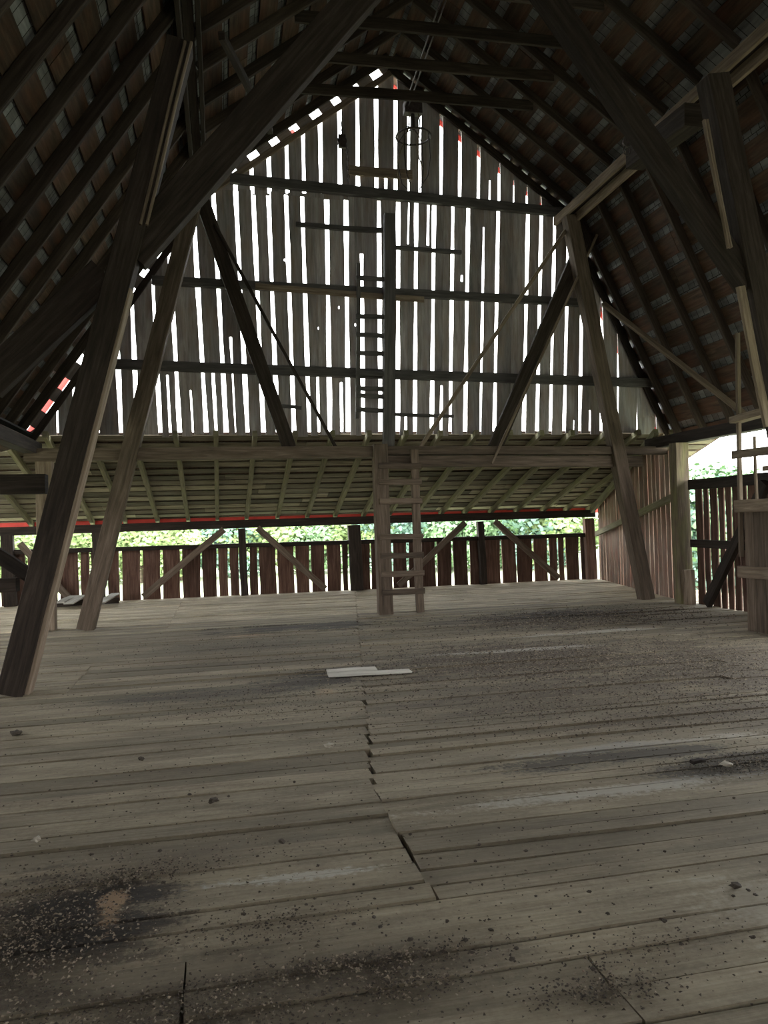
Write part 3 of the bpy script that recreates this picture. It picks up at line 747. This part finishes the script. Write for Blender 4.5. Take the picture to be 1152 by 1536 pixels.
def clod_mesh(name, mat, seed):
    rnd = random.Random(seed); mb = MB(); import bmesh
    bm = bmesh.new(); bmesh.ops.create_icosphere(bm, subdivisions=2, radius=1)
    off = Vector((rnd.random()*20, rnd.random()*20, rnd.random()*20))
    for v in bm.verts: v.co = v.co*(1+.7*noise.noise(v.co*1.6+off)+.3*noise.noise(v.co*4+off)); v.co.z = v.co.z*.65+.5
    me = bpy.data.meshes.new(name); bm.to_mesh(me); bm.free(); me.materials.append(W[mat]); return me
CM = [clod_mesh('dirt_clod', 'clod', i) for i in range(5)]; CP = [clod_mesh('pale_crumb', 'clod_pale', 9+i) for i in range(2)]
def drop(x, y, r, me, name, label, cat, group):
    p = onZ(x, y, .004); o = bpy.data.objects.new(name, me); C.objects.link(o); o.location = p
    o.scale = (r*random.uniform(.8,1.3), r*random.uniform(.8,1.2), r*random.uniform(.7,1.1)); o.rotation_euler = (0,0,random.random()*6)
    tag(o, label, cat, group)
drop(212,1140,.022,CM[0],'dirt_clod','round dark clod alone on the plank floor left of centre','clod',None)
drop(320,1203,.03,CM[1],'dirt_clod','largest dark clod on the left planks','clod',None)
drop(423,1264,.018,CM[2],'dirt_clod','dark clod beside the wide plank gap left of centre','clod',None)
drop(25,1102,.035,CM[3],'dirt_clod','brown clod at the left edge of the floor','clod',None)
drop(1104,1331,.02,CM[4],'dirt_clod','blackish clod near the lower right edge of the floor','clod',None)
drop(54,1263,.022,CP[0],'pale_crumb','pale crumb at the left of the planks','crumb',None)
drop(494,1121,.035,CP[1],'pale_crumb','pale flat crumb in the middle of the floor','crumb',None)
drop(1090,1149,.035,CP[0],'pale_crumb','pale crumb beside the dark patch at right','crumb',None)
beam('bark_scrap', onZ(1038,1143,.02), onZ(1056,1140,.025), .05, .02, 'timber', 'curved dark wood scrap on the floor at right', 'scrap', n=3)
rc = random.Random(21)
for i in range(240):
    x = rc.uniform(5,1147); y = rc.triangular(1010,1530,1420)
    drop(x, y, rc.choice((.003,.004,.004,.005,.006,.0085)), CM[rc.randrange(5)], 'dirt_clod', 'small dark dirt clod scattered on the plank floor', 'clod', 'small dirt clods on the floor')
# chaff and crumbled hay: nobody could count it
def chaff():
    mb = MB(); rnd = random.Random(31)
    patches = [(3.3,8.3,1.3,.9,2600,.016),(5.6,11.3,1.5,.7,1500,.02),(5.2,7.2,1.1,1.1,2300,.014),(3.2,6.3,1.2,.6,1400,.012),(3.9,5.5,1.2,.4,900,.011),
               (-.78,3.3,.22,.28,1500,.010),(-.45,3.75,.22,.06,300,.009),(-.3,2.68,.3,.09,420,.009),(.45,2.78,.28,.045,420,.0095),(.62,2.62,.12,.05,160,.0095),(.12,3.12,.22,.09,260,.009),(.15,2.55,.3,.08,320,.009),
               (1.22,2.42,.14,.06,260,.009),(1.45,2.6,.2,.06,140,.008),(-.2,3.9,.35,.15,160,.008),(.3,6.9,.5,.35,300,.011),(2.0,4.5,2.2,2.2,700,.009),(0,5.2,1.4,2.2,700,.009),(.8,3.1,1.0,.7,500,.007),(3.4,4.35,.35,.12,600,.010),(.0,7.5,.8,.4,300,.012),(.5,10.5,1.5,.8,500,.014)]
    for (cx, cy, sx, sy, n, sz) in patches:
        for i in range(int(n*2.2)):
            x = rnd.gauss(cx, sx); y = rnd.gauss(cy, sy)
            if y < 1.8 or y > 13 or x > 7.9: continue
            r = sz*rnd.uniform(.22,.85); a = rnd.random()*6.3; b = len(mb.v); z = .006
            pts = [(r*1.5,0,.0), (-r*.7,r*.6,0), (-r*.6,-r*.7,0), (rnd.uniform(-.3,.3)*r, rnd.uniform(-.3,.3)*r, r*rnd.uniform(.5,1.1))]
            c, s_ = math.cos(a), math.sin(a)
            for (px, py, pz) in pts: mb.v.append(Vector((x+px*c-py*s_, y+px*s_+py*c, z+pz)))
            t = rnd.random(); mi = 1 if rnd.random() < .35 else 0
            for f in ((0,1,3),(1,2,3),(2,0,3),(0,2,1)): mb.face(tuple(b+k for k in f), [(0,0)]*3, t, mi)
    o = mb.build('chaff', [W['clod'], W['straw']])
    tag(o, 'brown chaff and crumbled dung strewn over the plank floor', 'chaff', None, 'stuff')
W['straw'] = plain('old_straw', (.24,.195,.14), .95, 0, 20, .4)
chaff()

# ------------------------------------------------------------------ outdoors
def ground():
    mb = MB(); n = 24; base = 0
    for j in range(n+1):
        for i in range(n+1):
            x = -180+380*i/n; y = -90+330*j/n
            d = max(0, y-45)
            z = -3.0 + .012*d + 1.2*noise.noise(Vector((x*.02, y*.02, 0)))*min(1, max(0, (abs(y-8)-14)/30) + max(0, (abs(x-3)-14)/30))
            mb.v.append(Vector((x, y, z)))
    for j in range(n):
        for i in range(n):
            a = j*(n+1)+i; mb.face((a, a+1, a+n+2, a+n+1), [(0,0)]*4, .5)
    return structure(mb.build('ground', W['grass'], smooth=True))
ground()
def tree_proto(name, leaf, seed):
    rnd = random.Random(seed); t = bpy.data.objects.new('tree', None); C.objects.link(t)
    MB().tube([Vector((0,0,-1.0)), Vector((.1,0,1.5)), Vector((0,.1,4))], .22, 8).build('trunk', W['bark'], t)
    mb = MB(); blobs = [(rnd.uniform(-1.6,1.6), rnd.uniform(-1.6,1.6), rnd.uniform(2.2,6.0), rnd.uniform(1.2,2.0)) for _ in range(11)]
    for (x, y, z, r) in blobs:
        for i in range(420):
            v = Vector((rnd.gauss(0,1), rnd.gauss(0,1), rnd.gauss(0,1))).normalized()*r*rnd.uniform(.75,1.05)
            c = Vector((x, y, z))+v; a = Vector((rnd.gauss(0,1), rnd.gauss(0,1), rnd.gauss(0,1))).normalized(); b = v.cross(a).normalized(); s_ = rnd.uniform(.09,.2)
            k = len(mb.v); a = b.cross(v.normalized()+a*.6).normalized()
            for (p, q) in ((-1,-.6),(1,-.6),(1,.6),(-1,.6)): mb.v.append(c+a*p*s_+b*q*s_)
            mb.face((k,k+1,k+2,k+3), [(0,0)]*4, rnd.random())
    mb.build('crown', W[leaf], t); return t
protos = [tree_proto('a','leaf',1), tree_proto('b','leaf_pale',2), tree_proto('c','leaf_blue',3)]
kinds = ['dark green leafy tree on the slope beyond the meadow', 'yellow-green leafy tree on the slope beyond the meadow', 'bluish green leafy tree on the slope beyond the meadow']
rt_ = random.Random(77); used = [0,0,0]
for row, (dist, cnt) in enumerate(((62,17), (76,17), (92,16))):
    for i in range(cnt):
        px = -30 + 1000*(i+rt_.uniform(-.3,.3))/(cnt-1) if i < cnt-2 else (1050+60*(i-cnt+2)+rt_.uniform(-8,8))
        dirv = ray(px, 800); dirv.z = 0; dirv.normalize()
        pos = CAM + dirv*(dist if i < cnt-2 else 45+6*row); k = rt_.choice((0,1,1,2)) if row < 2 else 2  # farthest row all bluish: distance haze put into the leaf colour
        sc = rt_.uniform(.78,1.05)*(1 if i < cnt-2 else 1.1); pz = -3.0+.012*max(0,pos.y-45)-.4
        src = protos[k]
        if used[k] == 0: o = src
        else:
            o = src.copy(); C.objects.link(o)
            for ch in src.children:
                c = ch.copy(); C.objects.link(c); c.parent = o
        used[k] = 1
        o.location = (pos.x, pos.y, pz); o.scale = (sc*1.25, sc*1.25, sc); o.rotation_euler = (0,0,rt_.random()*6.28)
        tag(o, kinds[k], 'tree', 'trees beyond the meadow: '+kinds[k].split(' leafy')[0])

# ------------------------------------------------------------------ sky light
w = bpy.data.worlds.new('sky'); bpy.context.scene.world = w; w.use_nodes = True
nt = w.node_tree; nt.nodes.clear()
out = nt.nodes.new('ShaderNodeOutputWorld'); bg = nt.nodes.new('ShaderNodeBackground'); nt.links.new(bg.outputs[0], out.inputs[0])
tc = nt.nodes.new('ShaderNodeTexCoord'); sp = nt.nodes.new('ShaderNodeSeparateXYZ'); nt.links.new(tc.outputs['Generated'], sp.inputs[0])
rp = nt.nodes.new('ShaderNodeValToRGB'); nt.links.new(sp.outputs[2], rp.inputs[0])
rp.color_ramp.elements[0].position = 0.0; rp.color_ramp.elements[0].color = (1.0,.99,.96,1)
rp.color_ramp.elements[1].position = .7; rp.color_ramp.elements[1].color = (.86,.93,1.0,1)
nt.links.new(rp.outputs[0], bg.inputs[0]); bg.inputs[1].default_value = 6.0

sc = bpy.context.scene
sc.view_settings.view_transform = 'Standard'; sc.view_settings.look = 'None'; sc.view_settings.exposure = 1.0; sc.view_settings.gamma = 1.0
sc.view_settings.use_curve_mapping = False
sc.cycles.use_denoising = True
sc.cycles.max_bounces = 10; sc.cycles.diffuse_bounces = 7
sc.cycles.use_adaptive_sampling = False
